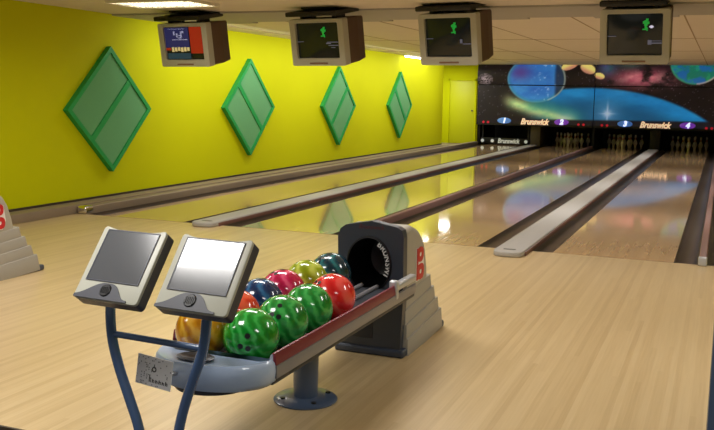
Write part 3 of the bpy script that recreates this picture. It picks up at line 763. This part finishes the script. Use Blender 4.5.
# ------------------------------------------------------------------ bowling balls
def ball_mat(name, c1, c2, c3, swirl=1.0, scale=9.0):
    m = bpy.data.materials.new(name); m.use_nodes = True
    nt = m.node_tree; N = nt.nodes; L = nt.links; b_ = N['Principled BSDF']
    tc = N.new('ShaderNodeTexCoord'); mp = N.new('ShaderNodeMapping'); mp.inputs['Rotation'].default_value = (0.5, 0.4, 0.2)
    L.new(tc.outputs['Object'], mp.inputs['Vector'])
    w = N.new('ShaderNodeTexWave'); w.inputs['Scale'].default_value = scale; w.inputs['Distortion'].default_value = 7*swirl; w.inputs['Detail'].default_value = 3; w.inputs['Detail Scale'].default_value = 1.5
    L.new(mp.outputs[0], w.inputs['Vector'])
    cr = N.new('ShaderNodeValToRGB'); e = cr.color_ramp.elements
    e[0].position = 0.0; e[0].color = lin(c1); e[1].position = 0.96; e[1].color = lin(c3); k = e.new(0.55); k.color = lin(c2)
    L.new(w.outputs['Fac'], cr.inputs[0]); L.new(cr.outputs[0], b_.inputs['Base Color'])
    b_.inputs['Roughness'].default_value = 0.16; b_.inputs['Coat Weight'].default_value = 0.5; b_.inputs['Coat Roughness'].default_value = 0.04
    return m
B = {'green': ball_mat('green swirl ball', (14, 128, 34), (24, 150, 48), (58, 178, 76)), 'green2': ball_mat('green swirl ball two', (22, 124, 44), (34, 150, 62), (72, 180, 88), scale=8),
     'red': ball_mat('red ball', (214, 26, 30), (230, 40, 42), (240, 86, 80), 0.6, 5), 'red2': ball_mat('orange red ball', (206, 40, 22), (224, 56, 32), (236, 96, 66), 0.6, 5),
     'teal': ball_mat('teal ball', (12, 44, 58), (16, 66, 78), (34, 104, 110), 1, 6), 'lime': ball_mat('olive lime ball', (122, 140, 16), (146, 164, 28), (184, 196, 80), 0.7, 5),
     'magenta': ball_mat('magenta ball', (176, 14, 66), (202, 28, 88), (226, 84, 124), 1, 6), 'blue': ball_mat('navy blue ball', (12, 40, 82), (18, 60, 108), (48, 104, 150), 1, 6),
     'amber': ball_mat('amber ball', (176, 110, 10), (204, 138, 18), (226, 172, 60), 1, 6)}
BR = 0.1085
def ball(kind, x, y, z, label, hole_dir):
    o = MB(); t = bmesh.new(); bmesh.ops.create_uvsphere(t, u_segments=48, v_segments=28, radius=BR); o._add(t)
    s = o.build('bowling_ball', B[kind], smooth=180); s.location = (x, y, z)
    tag(s, label, 'bowling ball', 'bowling balls on the rack')
    d_ = Vector(hole_dir).normalized(); a_ = d_.cross(Vector((0.2, 0.3, 1))).normalized(); b_ = d_.cross(a_)
    for u, v in ((-0.14, 0.08), (0.14, 0.08), (0.0, -0.36)):
        n = (d_ + a_*u + b_*v).normalized()
        h_ = MB(); h_.cyl(n*(BR-0.012), n*(BR+0.0006), 0.0105, n=16); h_.build('finger_hole', M['black'], s)
    return s
BZ = 0.494
data = [('green', -0.247, -5.250, 'bright green marbled bowling ball nearest the camera in the front row', (0.25, -0.9, -0.05)),
        ('green2', -0.245, -4.995, 'green marbled bowling ball second from the camera, dark finger hole on top', (0.15, -0.75, 0.45)),
        ('green2', -0.243, -4.752, 'green marbled bowling ball between another green ball and the red ball', (-0.3, -0.1, 0.9)),
        ('red', -0.240, -4.500, 'bright red bowling ball at the hood end of the front row', (-0.4, -0.5, 0.75)),
        ('amber', -0.465, -5.243, 'amber bowling ball behind the right console post', (-0.5, -0.3, 0.6)),
        ('red2', -0.472, -4.985, 'orange red bowling ball peeking out behind the right touch screen', (-0.5, 0.1, 0.8)),
        ('blue', -0.485, -4.745, 'dark blue bowling ball between the orange red and magenta balls', (-0.3, 0.4, 0.8)),
        ('magenta', -0.486, -4.515, 'magenta bowling ball in the rear row between blue and lime', (-0.2, -0.3, 0.9)),
        ('lime', -0.487, -4.255, 'olive lime bowling ball in the rear row beside the magenta one', (-0.4, 0.4, 0.8)),
        ('teal', -0.466, -4.012, 'dark teal bowling ball nearest the hood opening', (-0.25, -0.4, 0.85))]
for kd, x, y, lab, hd in data: ball(kd, x, y, BZ, lab, hd)

PODL = (-0.547, -5.645, 0.814)
# ------------------------------------------------------------------ score console with two touch screens
SC = empty('score_console', (-0.40, -5.62, -0.12), 'score console with two tilted touch screens on curved steel blue posts', 'score console')
off = Vector(SC.location)
def pod(cpos, yaw, tilt, w, h):
    Rm = Matrix.Translation(Vector(cpos)-off) @ Matrix.Rotation(-yaw, 4, 'Z') @ Matrix.Rotation(-tilt, 4, 'X')
    # outline with a shallow dip in the top edge
    def outline(k=1.0, dip=0.013):
        W, H = w*k/2, h*k/2; r = 0.014; o = []
        for qx, qz, a0 in ((1, -1, -PI/2), (1, 1, 0)):
            for i in range(5):
                a = a0+PI/2*i/4; o.append((qx*(W-r)+r*math.cos(a), qz*(H-r)+r*math.sin(a)))
        for i in range(1, 12):
            u = 1-2*i/12; o.append((u*(W-r), H - dip*(1-abs(u)**3)))
        for qx, qz, a0 in ((-1, 1, PI/2), (-1, -1, PI)):
            for i in range(5):
                a = a0+PI/2*i/4; o.append((qx*(W-r)+r*math.cos(a), qz*(H-r)+r*math.sin(a)))
        return o
    t = MB(); t.prism(outline(1.0), 'y', 0.006, 0.046, bevel=0.0); t.prism(outline(0.985), 'y', 0.046, 0.062, taper=(0.9, 0, 0))
    hs = t.build('screen_housing', M['housing'], SC); hs.matrix_local = Rm
    t = MB(); t.prism(outline(1.0), 'y', -0.006, 0.008, bevel=0.003); bz = t.build('bezel', M['bezel'], hs)
    sw, sh, sz = w*0.80, h*0.68, h*0.10
    # recess frame and glass
    t = MB(); o_ = [(sw/2+0.004, sz-sh/2-0.004), (sw/2+0.004, sz+sh/2+0.004), (-sw/2-0.004, sz+sh/2+0.004), (-sw/2-0.004, sz-sh/2-0.004)]
    i_ = [(sw/2, sz-sh/2), (sw/2, sz+sh/2), (-sw/2, sz+sh/2), (-sw/2, sz-sh/2)]
    t.ring(o_, i_, 'y', -0.0095, -0.004); t.build('screen_frame', M['housing'], hs, smooth=0)
    t = MB(); t.box(-sw/2, sw/2, -0.008, -0.004, sz-sh/2, sz+sh/2); t.build('touch_screen', M['lcd'], hs, smooth=0)
    # grey chin arch with speaker grille
    pts = [(-w/2+0.003, -h/2+0.003), (w/2-0.045, -h/2+0.003)]
    for i in range(37):
        u = i/36; x = (w/2-0.045)*(1-u) + (-w/2+0.003)*u
        pts.append((x, -h/2+0.010 + 0.056*math.exp(-(abs(x+0.012)/(0.068 if x > -0.012 else 0.082))**(4.0 if x > -0.012 else 2.4))))
    t = MB(); t.prism(pts, 'y', -0.010, 0.0, bevel=0.0); t.build('chin_panel', M['chin'], hs)
    t = MB(); t.lathe([(0, 0.004), (0.021, 0.004), (0.024, 0.0), (0.0, -0.001)], 28, Matrix.Translation((-0.008, -0.010, -h/2+0.038)) @ Matrix.Rotation(PI/2, 4, 'X'))
    for k in range(-2, 3): t.box(-0.008+k*0.007-0.001, -0.008+k*0.007+0.001, -0.016, -0.012, -h/2+0.026, -h/2+0.050)
    t.build('speaker_grille', M['black'], hs)
    return hs
pod(PODL, D(3.3), D(38), 0.277, 0.289)
pod((-0.188, -5.677, 0.820), D(3.1), D(37.3), 0.284, 0.281)
def rel(p): return tuple(Vector(p)-off)
for pts in ([(-0.622, -5.60, 0.70), (-0.616, -5.62, 0.632), (-0.609, -5.62, 0.529), (-0.579, -5.62, 0.422), (-0.538, -5.62, 0.316), (-0.500, -5.62, 0.209), (-0.475, -5.62, 0.05), (-0.468, -5.62, -0.10)],
            [(-0.208, -5.62, 0.72), (-0.216, -5.62, 0.641), (-0.231, -5.62, 0.541), (-0.272, -5.62, 0.428), (-0.312, -5.62, 0.313), (-0.336, -5.62, 0.209), (-0.350, -5.62, 0.05), (-0.354, -5.62, -0.10)]):
    MB().tube([rel(p) for p in pts], 0.0185).build('post', M['tube_blue'], SC)
MB().cyl(rel((-0.605, -5.62, 0.553)), rel((-0.235, -5.62, 0.545)), 0.012, n=16).build('crossbar', M['tube_blue'], SC)
t = MB(); t.box(-0.16, 0.16, -0.13, 0.13, 0.0, 0.02, 0.008); t.build('base_plate', M['tube_blue'], SC)

# speckled white card leaning against the nose of the rack
cd = empty('display_card', (-0.452, -5.592, 0.421), 'small white speckled card with grey print between the two console posts', 'card')
cd.rotation_euler = (D(-6), D(4), D(-4))
t = MB(); t.box(-0.078, 0.078, -0.002, 0.002, -0.052, 0.056, 0.0008); t.build('sheet', M['card'], cd, smooth=0)
t = MB(); t.box(0.03, 0.06, 0.002, 0.075, -0.006, 0.006, 0.002); t.build('clip', M['bracket'], cd)
t = MB(); rnd = random.Random(3)
for i in range(24):
    for j in range(15):
        if rnd.random() < (0.30 if i < 9 else 0.12):
            x = -0.075+i*0.0063+rnd.uniform(-.001, .001); z = -0.048+j*0.0068+rnd.uniform(-.001, .001)
            if z > -0.042 and z < -0.016 and i > 7: continue
            t.box(x, x+0.0034, -0.0028, -0.0018, z, z+0.0040)
sp = t.build('printed_speckle', M['ink'], cd, smooth=0); sp['kind'] = 'stuff'
t = MB(); x = -0.018
for k in range(6):
    hgt = (0.026, 0.013, 0.012, 0.014, 0.011, 0.015)[k]
    t.box(x, x+0.0035, -0.0030, -0.0018, -0.036, -0.036+hgt); t.box(x+0.0035, x+0.0085, -0.0030, -0.0018, -0.036+hgt*0.5, -0.036+hgt*0.5+0.003); t.box(x+0.0070, x+0.0095, -0.0030, -0.0018, -0.036, -0.036+hgt*0.6)
    x += 0.0145
t.lathe([(0.006, 0.002), (0.010, 0.002), (0.010, 0.003), (0.006, 0.003)], 16, Matrix.Translation((0.0, 0, 0.012)) @ Matrix.Rotation(PI/2, 4, 'X')); t.box(-0.0015, 0.0015, -0.003, -0.0018, 0.016, 0.030)
t.build('printed_mark', M['ink_dark'], cd, smooth=0)

# slate blue cabinet whose edge enters the frame at the lower right
root = empty('console_cabinet', (1.56, -5.05, 0), 'dark slate blue cabinet edge at the lower right corner of the photo', 'cabinet')
t = MB(); t.box(-0.172, 0.172, -0.15, 0.15, 0.03, 1.02, 0.006); t.build('body', M['post_blue'], root)
t = MB(); t.box(-0.16, 0.185, -0.165, 0.165, 1.02, 1.05, 0.008); t.build('top', M['slate'], root)
t = MB(); t.box(-0.15, 0.16, -0.13, 0.13, 0.0, 0.03); t.build('plinth', M['black'], root)

# ------------------------------------------------------------------ lamps
def lamp(name, loc, size, size_y, power, rot=(0, 0, 0), color=(1, 0.97, 0.93), spread=180):
    l = bpy.data.lights.new(name, 'AREA'); l.shape = 'RECTANGLE'; l.size = size; l.size_y = size_y; l.energy = power; l.color = color; l.spread = math.radians(spread)
    o = bpy.data.objects.new(name, l); COL.objects.link(o); o.location = loc; o.rotation_euler = rot
    return o
def louver_light(x, y, label, w=1.0, l=0.6):
    root = empty('ceiling_light', (x, y, CEIL), label, 'ceiling light')
    t = MB(); t.ring([(-w/2-0.03, -l/2-0.03), (w/2+0.03, -l/2-0.03), (w/2+0.03, l/2+0.03), (-w/2-0.03, l/2+0.03)], [(-w/2, -l/2), (w/2, -l/2), (w/2, l/2), (-w/2, l/2)], 'z', -0.03, 0.0)
    t.build('frame', M['fixture'], root, smooth=0)
    t = MB()
    for k in range(1, 12): t.box(-w/2+w*k/12-0.002, -w/2+w*k/12+0.002, -l/2, l/2, -0.030, -0.006)
    for k in range(1, 4): t.box(-w/2, w/2, -l/2+l*k/4-0.002, -l/2+l*k/4+0.002, -0.032, -0.004)
    t.build('louvre', M['louver'], root, smooth=0)
    for k in range(4):
        t = MB(); t.cyl((-w/2+0.03, -l/2+l*(k+0.5)/4, -0.012), (w/2-0.03, -l/2+l*(k+0.5)/4, -0.012), 0.010, n=12); t.build('fluorescent_tube', M['tube'], root)
louver_light(-4.15, -0.12, 'louvred fluorescent ceiling light at the top edge above the leftmost television', w=0.95, l=0.55)
def strip_light(x, y, L, label):
    root = empty('strip_light', (x, y, CEIL), label, 'ceiling light')
    t = MB(); t.box(-0.05, 0.05, -L/2, L/2, -0.03, 0, 0.004); t.build('body', M['fixture'], root)
    t = MB(); t.cyl((0, -L/2+0.03, -0.044), (0, L/2-0.03, -0.044), 0.014, n=14); t.build('fluorescent_tube', M['tube'], root)
strip_light(-5.52, 12.6, 2.2, 'bright fluorescent strip along the far end of the yellow-green wall')

for y, P in ((-0.9, 24), (-3.6, 28), (-6.7, 28)):
    for x, q in ((-3.4, 0.75), (-1.1, 1.0), (2.0, 0.75)):
        if y < -6 and x == -1.1: lamp('ceiling_lamp', (-1.25, -6.12, CEIL-0.035), 0.8, 0.6, P*1.1, spread=150)
        else: lamp('ceiling_lamp', (x, y, CEIL-0.035), 1.1, 0.25, P*q, spread=160)
# added fill lamps over the lanes, without fixtures; limited spread hides them
for y, P in ((2.7, 20), (6.2, 20), (10.0, 20), (14.0, 15)):
    for x, q in ((-4.3, 0.45), (-2.3, 0.75), (-0.3, 1.0), (1.7, 1.0)):
        lamp('lane_fill_lamp', (x, y, CEIL-0.03), 1.2, 0.3, P*q, spread=125)
lamp('wall_strip_lamp', (-5.50, 12.6, CEIL-0.07), 0.08, 2.0, 3)
lamp('wall_fill_lamp', (-4.75, 8.2, CEIL-0.06), 0.12, 13.5, 84, rot=(0, D(38), 0), spread=150)  # added fill to brighten the left wall, no fixture there
lamp('recess_fill_lamp', (-6.2, 16.3, CEIL-0.03), 0.9, 0.4, 42)  # added fill that lifts the door wall, without a real source

w = bpy.data.worlds.new('world'); sc.world = w; w.use_nodes = True
bg = w.node_tree.nodes['Background']; bg.inputs[0].default_value = (1.0, 0.98, 0.95, 1); bg.inputs[1].default_value = 0.25

vs = sc.view_settings
sc.display_settings.display_device = 'sRGB'
vs.view_transform = 'Standard'; vs.look = 'None'; vs.exposure = 0.12; vs.gamma = 1.0; vs.use_curve_mapping = False
sc.cycles.max_bounces = 8
